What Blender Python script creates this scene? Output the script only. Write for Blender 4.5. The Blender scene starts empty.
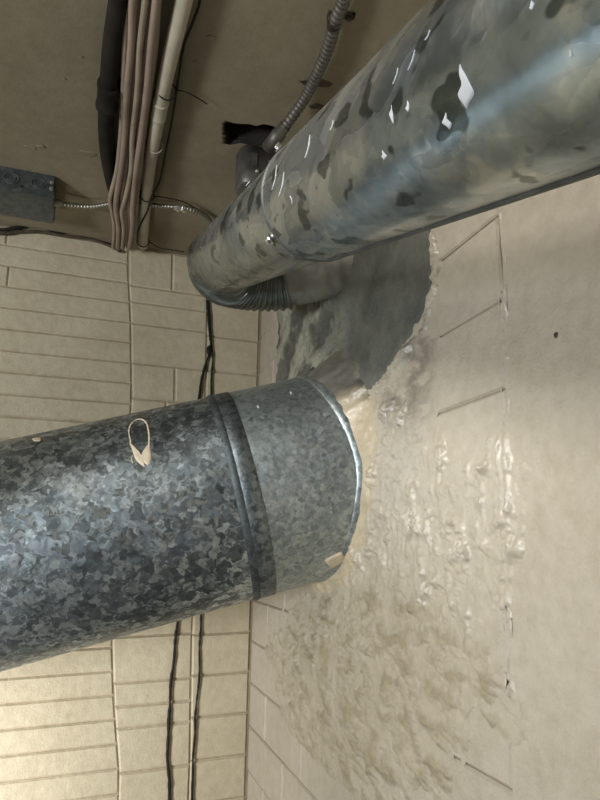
import bpy, bmesh, math, random
import numpy as np
from mathutils import Vector, Matrix, noise, geometry
random.seed(7)
SCN = bpy.context.scene
COL = SCN.collection
PI = math.pi

# ------------------------------------------------------------------ camera
FPX = 620.0
CAMZ = 1.5                                    # eye height
TH = math.atan(115/620); PS = math.atan(240/620*math.cos(TH)); RO = math.radians(1)
FW = Vector((math.sin(PS)*math.cos(TH), math.cos(PS)*math.cos(TH), math.sin(TH)))
R0 = Vector((math.cos(PS), -math.sin(PS), 0)); U0 = R0.cross(FW)
RT = R0*math.cos(RO)+U0*math.sin(RO); UP = U0*math.cos(RO)-R0*math.sin(RO)
O = Vector((0, 0, CAMZ))
cd = bpy.data.cameras.new('camera'); cam = bpy.data.objects.new('camera', cd); COL.objects.link(cam)
cd.sensor_fit = 'VERTICAL'; cd.sensor_height = 36; cd.lens = FPX/800*36; cd.clip_start = 0.02
m = Matrix((RT, UP, -FW)).transposed().to_4x4(); m.translation = O
cam.matrix_world = m
SCN.camera = cam

# room measures (metres)
W = 0.852          # right wall plane, x
D = 2.8            # back wall plane, y
ZC = CAMZ+1.21     # ceiling
XL, YF = -3.4, -2.6

# ------------------------------------------------------------------ light
SCN.view_settings.view_transform = 'Standard'; SCN.view_settings.look = 'None'
SCN.view_settings.gamma = 1; SCN.view_settings.use_curve_mapping = False
SCN.view_settings.exposure = 0.3
wd = bpy.data.worlds.new('world'); SCN.world = wd; wd.use_nodes = True
wd.node_tree.nodes['Background'].inputs[0].default_value = (0.8, 0.85, 0.9, 1)
wd.node_tree.nodes['Background'].inputs[1].default_value = 0.3
def area(name, loc, target, sx, sy, power, col):
    l = bpy.data.lights.new(name, 'AREA'); l.shape = 'RECTANGLE'; l.size = sx; l.size_y = sy
    l.energy = power; l.color = col
    o = bpy.data.objects.new(name, l); COL.objects.link(o); o.location = loc
    o.rotation_euler = (Vector(target)-Vector(loc)).to_track_quat('-Z', 'Y').to_euler()
    return o
_l = area('fluorescent_lamp', (-0.85, 0.85, CAMZ+1.03), (W, 1.1, CAMZ+0.28), 0.3, 0.5, 5.2, (1.0, 0.97, 0.92)); _l.data.spread = math.radians(80)
area('window_daylight', (-3.0, -0.6, CAMZ-0.35), (-0.9, 2.3, CAMZ+0.3), 0.65, 0.6, 96, (0.92, 0.96, 1.0))
_l = area('work_lamp', (-1.15, 1.45, CAMZ-1.25), (-0.7, 2.8, CAMZ-0.9), 0.3, 0.3, 19, (1.0, 0.98, 0.95)); _l.data.spread = math.radians(115)

# ------------------------------------------------------------------ helpers
def ray(x, y): return FW+RT*((x-300)/FPX)-UP*((y-400)/FPX)
def on_back(x, y, off=0.0):
    v = ray(x, y); return O+v*((D-off)/v.y)
def on_right(x, y, off=0.0):
    v = ray(x, y); return O+v*((W-off)/v.x)
def on_ceil(x, y, off=0.0):
    v = ray(x, y); return O+v*((ZC-off-CAMZ)/v.z)

def link(name, me, mat=None, parent=None, smooth=False):
    o = bpy.data.objects.new(name, me); COL.objects.link(o)
    if mat and not me.materials: me.materials.append(mat)
    if smooth:
        me.polygons.foreach_set('use_smooth', [True]*len(me.polygons))
    if parent: o.parent = parent
    return o
def bobj(name, bm, mat, parent=None, smooth=False):
    bmesh.ops.recalc_face_normals(bm, faces=bm.faces)
    me = bpy.data.meshes.new(name); bm.to_mesh(me); bm.free()
    return link(name, me, mat, parent, smooth)
def tag(o, label, cat, group=None):
    o['label'] = label; o['category'] = cat
    if group: o['group'] = group
    return o
def empty(name, loc, label, cat, group=None):
    o = bpy.data.objects.new(name, None); COL.objects.link(o); o.location = (0, 0, 0)
    o.empty_display_size = 0.05
    return tag(o, label, cat, group)
def catmull(pts, n):
    pts = [Vector(p) for p in pts]; P = [pts[0]*2-pts[1]]+pts+[pts[-1]*2-pts[-2]]
    out = []
    for i in range(1, len(P)-2):
        for k in range(n):
            t = k/n; a, b, c, d = P[i-1:i+3]
            out.append(0.5*((2*b)+(c-a)*t+(2*a-5*b+4*c-d)*t*t+(3*b-a-3*c+d)*t**3))
    out.append(P[-2]); return out
def resample(pts, step):
    L = [0]
    for a, b in zip(pts, pts[1:]): L.append(L[-1]+(b-a).length)
    n = max(2, int(L[-1]/step)); out = []; j = 0
    for i in range(n+1):
        s = L[-1]*i/n
        while j < len(L)-2 and L[j+1] < s: j += 1
        d = L[j+1]-L[j] or 1
        out.append(pts[j].lerp(pts[j+1], (s-L[j])/d))
    return out
def tube(bm, pts, rad, seg=12, caps=True, closed=False):
    """rad: number or function(index, count)"""
    n = len(pts); rings = []
    prev = None
    for i, p in enumerate(pts):
        if closed: t = (pts[(i+1) % n]-pts[i-1]).normalized()
        else: t = (pts[min(i+1, n-1)]-pts[max(i-1, 0)]).normalized()
        if prev is None:
            e = t.cross(Vector((0, 0, 1)))
            if e.length < 0.1: e = t.cross(Vector((1, 0, 0)))
            e.normalize()
        else:
            e = (prev-t*prev.dot(t)).normalized()
        prev = e; g = t.cross(e)
        r = rad(i, n) if callable(rad) else rad
        rings.append([bm.verts.new(p+(e*math.cos(2*PI*k/seg)+g*math.sin(2*PI*k/seg))*r) for k in range(seg)])
    for a, b in zip(rings, rings[1:]+([rings[0]] if closed else [])):
        for k in range(seg):
            bm.faces.new((a[k], a[(k+1) % seg], b[(k+1) % seg], b[k]))
    if caps and not closed:
        bm.faces.new(rings[0][::-1]); bm.faces.new(rings[-1])
    return rings
def box(bm, c, s, rot=None, bevel=0.0):
    vs = bmesh.ops.create_cube(bm, size=1)['verts']
    for v in vs:
        v.co = Vector((v.co.x*s[0], v.co.y*s[1], v.co.z*s[2]))
        if rot: v.co = rot @ v.co
        v.co += Vector(c)
    if bevel:
        es = list({e for v in vs for e in v.link_edges})
        bmesh.ops.bevel(bm, geom=es, offset=bevel, segments=2, affect='EDGES')

# ------------------------------------------------------------------ materials
def mat(name):
    m = bpy.data.materials.new(name); m.use_nodes = True
    return m, m.node_tree.nodes, m.node_tree.links, m.node_tree.nodes['Principled BSDF']
def N(ns, t, **kw):
    n = ns.new(t)
    for k, v in kw.items():
        if k[0] == '_': setattr(n, k[1:], v)
        else: n.inputs[k.replace('_', ' ')].default_value = v
    return n
def ramp(ns, stops):
    r = ns.new('ShaderNodeValToRGB'); e = r.color_ramp.elements
    while len(e) < len(stops): e.new(0.5)
    for el, (p, c) in zip(e, stops):
        el.position = p; el.color = (*c, 1) if len(c) == 3 else c
    return r
def paint_mat(name, base, dark, rough=0.55, bump=0.5, mott=(0.35, 0.7), scale=2.2, coat=0.0, tint=False, fine=140, lump=24):
    m, ns, ln, b = mat(name)
    g = ns.new('ShaderNodeNewGeometry')
    n1 = N(ns, 'ShaderNodeTexNoise', Scale=scale, Detail=6.0, Roughness=0.65)
    ln.new(g.outputs['Position'], n1.inputs['Vector'])
    r = ramp(ns, [(mott[0], dark), (mott[1], base)]); ln.new(n1.outputs['Fac'], r.inputs[0])
    n3 = N(ns, 'ShaderNodeTexNoise', Scale=scale*14, Detail=5.0, Roughness=0.7)
    ln.new(g.outputs['Position'], n3.inputs['Vector'])
    r3 = ramp(ns, [(0.3, (0.82, 0.80, 0.76)), (0.62, (1, 1, 1))]); ln.new(n3.outputs['Fac'], r3.inputs[0])
    mx = N(ns, 'ShaderNodeMixRGB', _blend_type='MULTIPLY', Fac=0.8)
    ln.new(r.outputs[0], mx.inputs[1]); ln.new(r3.outputs[0], mx.inputs[2])
    out = mx.outputs[0]
    if tint:
        at = ns.new('ShaderNodeAttribute'); at.attribute_name = 'tint'
        m2 = N(ns, 'ShaderNodeMixRGB', _blend_type='MULTIPLY', Fac=1.0)
        ln.new(out, m2.inputs[1]); ln.new(at.outputs['Color'], m2.inputs[2]); out = m2.outputs[0]
    ln.new(out, b.inputs['Base Color'])
    b.inputs['Roughness'].default_value = rough
    if coat: b.inputs['Coat Weight'].default_value = coat; b.inputs['Coat Roughness'].default_value = 0.25
    f1 = N(ns, 'ShaderNodeTexNoise', Scale=fine, Detail=3.0, Roughness=0.6); ln.new(g.outputs['Position'], f1.inputs['Vector'])
    f2 = N(ns, 'ShaderNodeTexNoise', Scale=lump, Detail=4.0, Roughness=0.55); ln.new(g.outputs['Position'], f2.inputs['Vector'])
    ad = N(ns, 'ShaderNodeMath', _operation='MULTIPLY_ADD'); ln.new(f2.outputs['Fac'], ad.inputs[0]); ad.inputs[1].default_value = 2.5
    ln.new(f1.outputs['Fac'], ad.inputs[2])
    bp = N(ns, 'ShaderNodeBump', Strength=bump, Distance=0.004); ln.new(ad.outputs[0], bp.inputs['Height'])
    ln.new(bp.outputs[0], b.inputs['Normal'])
    return m
def galv_mat(name, scale, cols, rough=(0.28, 0.5), tilt=0.14, metallic=0.9, stretch=(1, 1, 1), warp=0.25, blotch=None, streak=0.0):
    """galvanised sheet: crystal flakes, each with its own tone, gloss and tilt"""
    m, ns, ln, b = mat(name)
    tc = ns.new('ShaderNodeTexCoord')
    mp = N(ns, 'ShaderNodeMapping'); mp.inputs['Scale'].default_value = stretch
    ln.new(tc.outputs['Object'], mp.inputs['Vector'])
    wn = N(ns, 'ShaderNodeTexNoise', Scale=scale*0.9, Detail=3.0); ln.new(mp.outputs[0], wn.inputs['Vector'])
    sb = N(ns, 'ShaderNodeVectorMath', _operation='SUBTRACT'); ln.new(wn.outputs['Color'], sb.inputs[0]); sb.inputs[1].default_value = (0.5, 0.5, 0.5)
    sc = N(ns, 'ShaderNodeVectorMath', _operation='SCALE'); ln.new(sb.outputs[0], sc.inputs[0]); sc.inputs['Scale'].default_value = warp*4/scale
    av = N(ns, 'ShaderNodeVectorMath', _operation='ADD'); ln.new(mp.outputs[0], av.inputs[0]); ln.new(sc.outputs[0], av.inputs[1])
    v1 = N(ns, 'ShaderNodeTexVoronoi', Scale=scale); ln.new(av.outputs[0], v1.inputs['Vector'])
    v2 = N(ns, 'ShaderNodeTexVoronoi', Scale=scale*2.3); ln.new(av.outputs[0], v2.inputs['Vector'])
    s1 = N(ns, 'ShaderNodeSeparateColor'); ln.new(v1.outputs['Color'], s1.inputs[0])
    s2 = N(ns, 'ShaderNodeSeparateColor'); ln.new(v2.outputs['Color'], s2.inputs[0])
    mxv = N(ns, 'ShaderNodeMath', _operation='MULTIPLY_ADD'); ln.new(s1.outputs[0], mxv.inputs[0]); mxv.inputs[1].default_value = 0.6
    m4 = N(ns, 'ShaderNodeMath', _operation='MULTIPLY'); ln.new(s2.outputs[0], m4.inputs[0]); m4.inputs[1].default_value = 0.4
    ln.new(m4.outputs[0], mxv.inputs[2])
    r = ramp(ns, cols); ln.new(mxv.outputs[0], r.inputs[0])
    out = r.outputs[0]
    big = N(ns, 'ShaderNodeTexNoise', Scale=5.0, Detail=5.0, Roughness=0.6); ln.new(tc.outputs['Object'], big.inputs['Vector'])
    rb = ramp(ns, blotch or [(0.35, (0.7, 0.72, 0.72)), (0.65, (1, 1, 1))]); ln.new(big.outputs['Fac'], rb.inputs[0])
    mx = N(ns, 'ShaderNodeMixRGB', _blend_type='MULTIPLY', Fac=1.0); ln.new(out, mx.inputs[1]); ln.new(rb.outputs[0], mx.inputs[2])
    ln.new(mx.outputs[0], b.inputs['Base Color'])
    b.inputs['Metallic'].default_value = metallic
    rr = N(ns, 'ShaderNodeMapRange'); rr.inputs['To Min'].default_value = rough[0]; rr.inputs['To Max'].default_value = rough[1]
    ln.new(s1.outputs[1], rr.inputs['Value']); ln.new(rr.outputs[0], b.inputs['Roughness'])
    g = ns.new('ShaderNodeNewGeometry')
    c1 = N(ns, 'ShaderNodeVectorMath', _operation='SUBTRACT'); ln.new(v1.outputs['Color'], c1.inputs[0]); c1.inputs[1].default_value = (0.5, 0.5, 0.5)
    c2 = N(ns, 'ShaderNodeVectorMath', _operation='SCALE'); ln.new(c1.outputs[0], c2.inputs[0]); c2.inputs['Scale'].default_value = tilt
    f2 = N(ns, 'ShaderNodeTexNoise', Scale=28.0, Detail=3.0); ln.new(tc.outputs['Object'], f2.inputs['Vector'])
    bp = N(ns, 'ShaderNodeBump', Strength=0.25, Distance=0.004); ln.new(f2.outputs['Fac'], bp.inputs['Height'])
    a2 = N(ns, 'ShaderNodeVectorMath', _operation='ADD'); ln.new(bp.outputs[0], a2.inputs[0]); ln.new(c2.outputs[0], a2.inputs[1])
    nn = N(ns, 'ShaderNodeVectorMath', _operation='NORMALIZE'); ln.new(a2.outputs[0], nn.inputs[0])
    ln.new(nn.outputs[0], b.inputs['Normal'])
    return m
def plain(name, col, rough=0.5, metallic=0.0, var=0.25, scale=30, bump=0.2):
    m, ns, ln, b = mat(name)
    tc = ns.new('ShaderNodeTexCoord')
    n = N(ns, 'ShaderNodeTexNoise', Scale=scale, Detail=4.0); ln.new(tc.outputs['Object'], n.inputs['Vector'])
    r = ramp(ns, [(0.3, tuple(c*(1-var) for c in col)), (0.7, tuple(min(1, c*(1+var)) for c in col))])
    ln.new(n.outputs['Fac'], r.inputs[0]); ln.new(r.outputs[0], b.inputs['Base Color'])
    b.inputs['Roughness'].default_value = rough; b.inputs['Metallic'].default_value = metallic
    bp = N(ns, 'ShaderNodeBump', Strength=bump, Distance=0.002); ln.new(n.outputs['Fac'], bp.inputs['Height']); ln.new(bp.outputs[0], b.inputs['Normal'])
    return m

M_BACK = paint_mat('cream wall paint', (0.59, 0.525, 0.385), (0.50, 0.435, 0.305), 0.6, 0.45)
M_JOINT = paint_mat('dirty painted mortar', (0.46, 0.385, 0.275), (0.30, 0.24, 0.165), 0.8, 0.6)
M_RIGHT = paint_mat('greyish cream wall paint', (0.50, 0.455, 0.375), (0.44, 0.395, 0.315), 0.42, 0.5)
M_RJOINT = paint_mat('painted mortar joint', (0.36, 0.30, 0.22), (0.22, 0.18, 0.13), 0.7, 0.6)
M_PLASTER = paint_mat('thick lumpy cream paint', (0.52, 0.475, 0.39), (0.455, 0.41, 0.325), 0.32, 0.45, tint=True, coat=0.3)
M_CEIL = paint_mat('brownish ceiling paint', (0.275, 0.235, 0.16), (0.225, 0.19, 0.125), 0.9, 0.15, scale=1.6)
M_MORTAR = paint_mat('grey cement', (0.235, 0.24, 0.20), (0.15, 0.155, 0.13), 0.7, 0.6, mott=(0.4, 0.6), scale=9, tint=True, fine=220, lump=50)
M_FLOOR = paint_mat('grey concrete floor', (0.26, 0.25, 0.23), (0.18, 0.17, 0.16), 0.7, 0.3)
M_GALV = galv_mat('galvanised sheet coarse spangle', 40, [(0.15, (0.15, 0.175, 0.19)), (0.5, (0.25, 0.285, 0.305)), (0.64, (0.44, 0.50, 0.53)), (0.9, (0.68, 0.75, 0.79))], rough=(0.32, 0.5), tilt=0.2, warp=0.45)
M_GALV_FINE = galv_mat('galvanised sheet fine spangle', 75, [(0.1, (0.33, 0.38, 0.40)), (0.5, (0.48, 0.54, 0.56)), (0.9, (0.66, 0.72, 0.73))], rough=(0.38, 0.52), tilt=0.12)
M_PIPE = galv_mat('worn galvanised pipe', 13, [(0.1, (0.29, 0.315, 0.325)), (0.5, (0.41, 0.435, 0.44)), (0.9, (0.52, 0.535, 0.52))], rough=(0.2, 0.32), tilt=0.025, stretch=(1.5, 0.6, 1.5), warp=0.6,
                  blotch=[(0.36, (0.36, 0.40, 0.41)), (0.47, (0.62, 0.68, 0.70)), (0.53, (0.98, 0.95, 0.88)), (0.66, (0.85, 0.87, 0.87))])
# scattered dark oxide spots on the pipe
_n, _l = M_PIPE.node_tree.nodes, M_PIPE.node_tree.links
_tc = _n.new('ShaderNodeTexCoord'); _mp = N(_n, 'ShaderNodeMapping'); _mp.inputs['Scale'].default_value = (1, 0.55, 1); _l.new(_tc.outputs['Object'], _mp.inputs['Vector'])
_sn = N(_n, 'ShaderNodeTexNoise', Scale=26.0, Detail=2.0, Roughness=0.5); _l.new(_mp.outputs[0], _sn.inputs['Vector'])
_sr = ramp(_n, [(0.365, (0.30, 0.32, 0.30)), (0.40, (1, 1, 1))]); _l.new(_sn.outputs['Fac'], _sr.inputs[0])
_b = _n['Principled BSDF']; _src = _b.inputs['Base Color'].links[0].from_socket
_mm = N(_n, 'ShaderNodeMixRGB', _blend_type='MULTIPLY', Fac=1.0); _l.new(_src, _mm.inputs[1]); _l.new(_sr.outputs[0], _mm.inputs[2]); _l.new(_mm.outputs[0], _b.inputs['Base Color'])
M_BAND = galv_mat('dull galvanised band', 60, [(0.2, (0.09, 0.105, 0.11)), (0.8, (0.17, 0.20, 0.21))], rough=(0.6, 0.7))
M_GBAND = galv_mat('darker spangled band', 50, [(0.2, (0.12, 0.14, 0.15)), (0.8, (0.30, 0.34, 0.36))], rough=(0.4, 0.55))
M_FLEX = plain('dark corrugated metal', (0.20, 0.21, 0.19), 0.32, 0.85, 0.3)
M_BOX = galv_mat('dull zinc box', 40, [(0.2, (0.13, 0.145, 0.15)), (0.8, (0.20, 0.22, 0.225))], rough=(0.45, 0.6))
M_ARMOR = plain('steel armoured conduit', (0.33, 0.31, 0.27), 0.35, 0.85, 0.2)
M_ARMDARK = plain('tarnished armoured conduit', (0.11, 0.10, 0.085), 0.5, 0.5, 0.2)
M_ZINC = plain('bright zinc', (0.72, 0.72, 0.70), 0.25, 0.95, 0.1)
M_BLACK = plain('black rubber', (0.018, 0.015, 0.012), 0.6)
M_BLACK.node_tree.nodes['Principled BSDF'].inputs['Specular IOR Level'].default_value = 0.2
M_DARKPIPE = plain('dark painted pipe', (0.020, 0.017, 0.013), 0.9, 0.0, 0.3, 12)
M_DARKPIPE.node_tree.nodes['Principled BSDF'].inputs['Specular IOR Level'].default_value = 0.15
M_CABLE = plain('pinkish beige cable jacket', (0.27, 0.20, 0.155), 0.6, 0.0, 0.2, 9)
M_CABLE2 = plain('beige cable jacket', (0.30, 0.245, 0.18), 0.6, 0.0, 0.2, 9)
M_PVC = plain('off white painted conduit', (0.50, 0.45, 0.345), 0.6, 0.0, 0.12, 12)
M_SMEAR = plain('white paint smear', (0.52, 0.55, 0.58), 0.5, 0.0, 0.1)
M_CREAM = plain('dried cream paint', (0.72, 0.62, 0.46), 0.6, 0.0, 0.12, 40, 0.5)
M_DARKM = plain('dull dark metal edge', (0.10, 0.105, 0.10), 0.6, 0.6, 0.3)
M_RUST = plain('rusty metal', (0.09, 0.07, 0.05), 0.6, 0.5, 0.4)

# ------------------------------------------------------------------ room shell
def slab(name, lo, hi, m, parent=None):
    bm = bmesh.new(); c = [(a+b)/2 for a, b in zip(lo, hi)]; s = [b-a for a, b in zip(lo, hi)]
    box(bm, c, s); o = bobj(name, bm, m, parent); o['kind'] = 'structure'; return o
REC = 0.0065   # depth of the joints
wall_back = slab('wall_back', (XL, D+REC, 0), (W+0.2, D+0.25, ZC), M_JOINT)
wall_right = slab('wall_right', (W+REC, YF, 0), (W+0.25, D+REC, ZC), M_RJOINT)
slab('floor', (XL-0.1, YF-0.1, -0.1), (W+0.25, D+0.25, 0), M_FLOOR)
slab('wall_left', (XL-0.1, YF, 0), (XL, D+0.25, ZC), M_BACK)
slab('wall_front', (XL, YF-0.1, 0), (W+0.25, YF, ZC), M_BACK)

# ceiling with a ragged hole
hole = []
hp = [(223, 124), (226, 121), (233, 123), (241, 124), (249, 124), (256, 126), (264, 124), (273, 126), (282, 132), (280, 142), (270, 147), (258, 146), (250, 145), (240, 143), (230, 145), (224, 143), (225, 134)]
hole = [on_ceil(x, y) for x, y in hp]
outer = [Vector((XL-0.1, YF-0.1, ZC)), Vector((W+0.25, YF-0.1, ZC)), Vector((W+0.25, D+0.25, ZC)), Vector((XL-0.1, D+0.25, ZC))]
tris = geometry.tessellate_polygon([outer, hole])
bm = bmesh.new(); vs = [bm.verts.new(p) for p in outer+hole]
for t in tris:
    try: bm.faces.new([vs[i] for i in t])
    except ValueError: pass
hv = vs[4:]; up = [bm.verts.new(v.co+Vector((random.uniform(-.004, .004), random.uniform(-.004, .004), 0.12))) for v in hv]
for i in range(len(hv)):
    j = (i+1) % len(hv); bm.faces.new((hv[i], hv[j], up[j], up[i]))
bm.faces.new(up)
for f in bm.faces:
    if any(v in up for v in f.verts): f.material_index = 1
tp = [bm.verts.new(p+Vector((0, 0, 0.16))) for p in outer]; bm.faces.new(tp)
for i in range(4):
    j = (i+1) % 4; bm.faces.new((vs[i], vs[j], tp[j], tp[i]))
ceiling = bobj('ceiling', bm, M_CEIL); ceiling.data.materials.append(plain('shaded void', (0.02, 0.016, 0.012), 0.9)); ceiling['kind'] = 'structure'  # hole's inner faces coloured near-black to paint in the cavity's shade
# chipped rim of the hole
bm = bmesh.new()
rim = [hole[i]+Vector((0, 0, -0.001)) for i in (16, 15, 0, 1, 2)]
tube(bm, resample(catmull(rim[:4], 4), 0.008), lambda i, n: 0.004+0.003*math.sin(i*2.1), 6)
o = bobj('chipped_edge', bm, M_RUST, ceiling, True)
# flaked paint spots on the ceiling
for (x, y, s) in [(88, 153, .03), (30, 147, .018), (42, 146, .014), (196, 184, .008), (212, 37, .012), (64, 78, .008), (80, 56, .007), (196, 62, .010)]:
    bm = bmesh.new(); c = on_ceil(x, y); ring_ = []
    for k in range(9):
        a = 2*PI*k/9; r = s*random.uniform(.5, 1)
        ring_.append(bm.verts.new(c+Vector((math.cos(a)*r*1.3, math.sin(a)*r*.6, 0.0005))))
    lo = [bm.verts.new(v.co*1.0+Vector((0, 0, -0.0025-random.random()*.002))) for v in ring_]
    for k in range(9): bm.faces.new((ring_[k], ring_[(k+1) % 9], lo[(k+1) % 9], lo[k]))
    bm.faces.new(lo); bobj('paint_flake', bm, M_CEIL, ceiling)

# ------------------------------------------------------------------ masonry pieces
def piece(name, quad, normal, m, parent, gap=0.005, depth=0.016, ch=0.004, jit=0.0015):
    """one brick: quad = four corners on the wall face, in order; joints stay recessed"""
    c = sum(quad, Vector())/4
    q = []
    for i, p in enumerate(quad):
        pn, pv = quad[(i+1) % 4], quad[i-1]
        q.append(p+((pn-p).normalized()+(pv-p).normalized())*gap)
    nrm = Vector(normal); off = random.uniform(-jit, jit)
    tilt = [random.uniform(-jit, jit)*.5 for _ in range(4)]
    bm = bmesh.new()
    fr = [bm.verts.new(p+((q[(i+1) % 4]-p).normalized()+(q[i-1]-p).normalized())*ch+nrm*(off+tilt[i])-c) for i, p in enumerate(q)]
    md = [bm.verts.new(p+nrm*(off-ch)-c) for p in q]
    bk = [bm.verts.new(p-nrm*depth-c) for p in q]
    bm.faces.new(fr)
    for a, b in ((fr, md), (md, bk)):
        for i in range(4):
            j = (i+1) % 4; bm.faces.new((a[i], b[i], b[j], a[j]))
    bmesh.ops.recalc_face_normals(bm, faces=bm.faces)
    if sum((f.normal.dot(nrm) for f in bm.faces)) < 0: bmesh.ops.reverse_faces(bm, faces=bm.faces)
    me = bpy.data.meshes.new(name); bm.to_mesh(me); bm.free()
    o = link(name, me, m, parent); o.location = c
    return o

# back wall: thin courses at left, quoin-like blocks toward the corner
XA0, XB, XC, XD = -1.45, None, None, W
def colx(z, pts):                 # wavy column joints measured on the wall: (x at z)
    return np.interp(z, [p[0] for p in pts], [p[1] for p in pts])
jb = sorted([((p := on_back(x, y)).z, p.x) for x, y in [(128, 262), (131, 320), (132, 400), (112, 640), (114, 700), (120, 780)]])
jc = sorted([((p := on_back(x, y)).z, p.x) for x, y in [(208, 290), (207, 350), (206, 395), (192, 640), (190, 780)]])
Z0 = CAMZ
def bq(x0, x1, z0, z1, ja=None, jbb=None):
    f = lambda x, z: x if not callable(x) else float(x(z))
    return [Vector((f(x0, z0), D, z0)), Vector((f(x1, z0), D, z0)), Vector((f(x1, z1), D, z1)), Vector((f(x0, z1), D, z1))]
fB = lambda z: colx(z, jb); fC = lambda z: colx(z, jc)
BN = (0, -1, 0)
k = 0; st = 0.0931
ztop = Z0+0.803*1.4+0.05
z = ztop
rows = []
zz = Z0+0.803*1.4
rows.append((zz, ZC-0.004))
for k in range(0, 29):
    rows.append((zz-st, zz)); zz -= st
random.seed(11)
for i, (z0, z1) in enumerate(rows):
    xs = []; x = -0.30+random.uniform(-.02, .02)-(i % 2)*0.28
    while x > XA0+0.1: xs.append(x); x -= 0.56+random.uniform(-.02, .02)
    edges = [fB]+xs+[XA0]
    for a, b_ in zip(edges[1:], edges):
        piece('brick', bq(a, b_, z0, z1), BN, M_BACK, wall_back, gap=0.0016, ch=0.006, jit=0.0012)
# rows below view as larger slab handled by wall itself
st2 = 0.12*1.4
zc = Z0+0.59*1.4
rowsC = [(zc, zc+0.19), (zc+0.19, ZC-0.004)]
z = zc
while z > 0.05: rowsC.append((z-st2, z)); z -= st2
for i, (z0, z1) in enumerate(rowsC):
    piece('block', bq(fC, XD-0.004, z0, z1), BN, M_BACK, wall_back, gap=0.0016, ch=0.007, jit=0.0012)
rB = [Z0+v*1.4 for v in (0.862, 0.73, 0.675, 0.602, 0.47, 0.355, 0.235, 0.115, -0.005, -0.125, -0.245, -0.365, -0.495, -0.56, -0.62, -0.74, -0.87, -1.0)]
for z1, z0 in zip(rB, rB[1:]):
    if z1-z0 > 0.14 and random.random() < 0.15:
        f = random.uniform(.4, .6); mid = (lambda ff: (lambda z: fB(z)*(1-ff)+fC(z)*ff))(f)
        piece('block', bq(fB, mid, z0, z1), BN, M_BACK, wall_back, gap=0.0016, ch=0.007, jit=0.0012)
        piece('block', bq(mid, fC, z0, z1), BN, M_BACK, wall_back, gap=0.0016, ch=0.007, jit=0.0012)
    else:
        piece('block', bq(fB, fC, z0, z1), BN, M_BACK, wall_back, gap=0.0016, ch=0.007, jit=0.0012)
# the rest of the back wall, out of frame, as one plain painted face
bm = bmesh.new(); box(bm, ((XL+XA0)/2, D+REC/2, ZC/2), (XA0-XL, REC, ZC))
bobj('painted_face', bm, M_BACK, wall_back)

# right wall: courses taper a little toward the corner, stop at the vertical crack
YCR = 1.045
_ck = sorted([((p := on_right(x, y)).z, p.y) for x, y in [(494, 130), (497, 214), (501, 250), (503, 300), (504, 360), (505, 400), (504, 445), (507, 500), (509, 560), (507, 587), (509, 640), (510, 694), (511, 800)]])
def crack_y(z): return float(np.interp(z, [c[0] for c in _ck], [c[1] for c in _ck])+0.0015*math.sin(z*61))
def course(k, y):
    f = (D-y)/(D-YCR)
    return Z0+(0.319-0.175*k)*(1-f)+(0.463-0.195*k)*f
RN = (-1, 0, 0)
random.seed(5)
for k in range(-5, 10):
    y_cuts = [D-0.004]; y = D-0.22-(k % 2)*0.21
    while y > YCR+0.2: y_cuts.append(y+random.uniform(-.015, .015)); y -= 0.42
    y_cuts.append(None)
    for a, b_ in zip(y_cuts, y_cuts[1:]):
        def Y(v, z): return crack_y(z) if v is None else v
        c = []
        for v, kk in ((a, k+1), (b_, k+1), (b_, k), (a, k)):
            yy = YCR if v is None else v
            z = min(course(kk, yy), ZC-0.004)
            c.append(Vector((W, Y(v, z), z)))
        if c[2].z-c[1].z < 0.03 or c[3].z-c[0].z < 0.02: continue
        piece('block', c, RN, M_RIGHT, wall_right, gap=0.0018, ch=0.005, depth=0.012, jit=0.0008)
bm = bmesh.new()     # smooth rendered face nearer the camera
zs = [0]+[Z0-1.3+i*0.05 for i in range(52)]; zs = [z for z in zs if z < ZC]+[ZC]
A = [bm.verts.new((W, crack_y(z)-0.0035, z)) for z in zs]; B = [bm.verts.new((W, YF, z)) for z in zs]
A2 = [bm.verts.new((W+REC, crack_y(z)-0.002, z)) for z in zs]
for i in range(len(zs)-1):
    bm.faces.new((A[i], B[i], B[i+1], A[i+1])); bm.faces.new((A2[i], A[i], A[i+1], A2[i+1]))
bobj('rendered_face', bm, M_RIGHT, wall_right)

# ------------------------------------------------------------------ lumpy paint and cement on the right wall
def poly_sdf(Y, Z, poly):
    """signed distance, positive inside; numpy arrays"""
    P = np.array([(on_right(x, y).y, on_right(x, y).z) for x, y in poly])
    d = np.full(Y.shape, 1e9); ins = np.zeros(Y.shape, bool)
    for i in range(len(P)):
        a, b = P[i], P[(i+1) % len(P)]; e = b-a
        t = np.clip(((Y-a[0])*e[0]+(Z-a[1])*e[1])/(e@e), 0, 1)
        d = np.minimum(d, np.hypot(Y-a[0]-t*e[0], Z-a[1]-t*e[1]))
        cnd = ((a[1] <= Z) & (b[1] > Z)) | ((b[1] <= Z) & (a[1] > Z))
        xi = a[0]+(Z-a[1])*e[0]/(e[1] if abs(e[1]) > 1e-9 else 1e-9)
        ins ^= cnd & (Y < xi)
    return np.where(ins, d, -d)
def line_d(Y, Z, pts):
    P = np.array([(on_right(x, y).y, on_right(x, y).z) for x, y in pts]); d = np.full(Y.shape, 1e9)
    for a, b in zip(P, P[1:]):
        e = b-a; t = np.clip(((Y-a[0])*e[0]+(Z-a[1])*e[1])/(e@e), 0, 1)
        d = np.minimum(d, np.hypot(Y-a[0]-t*e[0], Z-a[1]-t*e[1]))
    return d
def sstep(a, b, x): t = np.clip((x-a)/(b-a), 0, 1); return t*t*(3-2*t)
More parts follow.
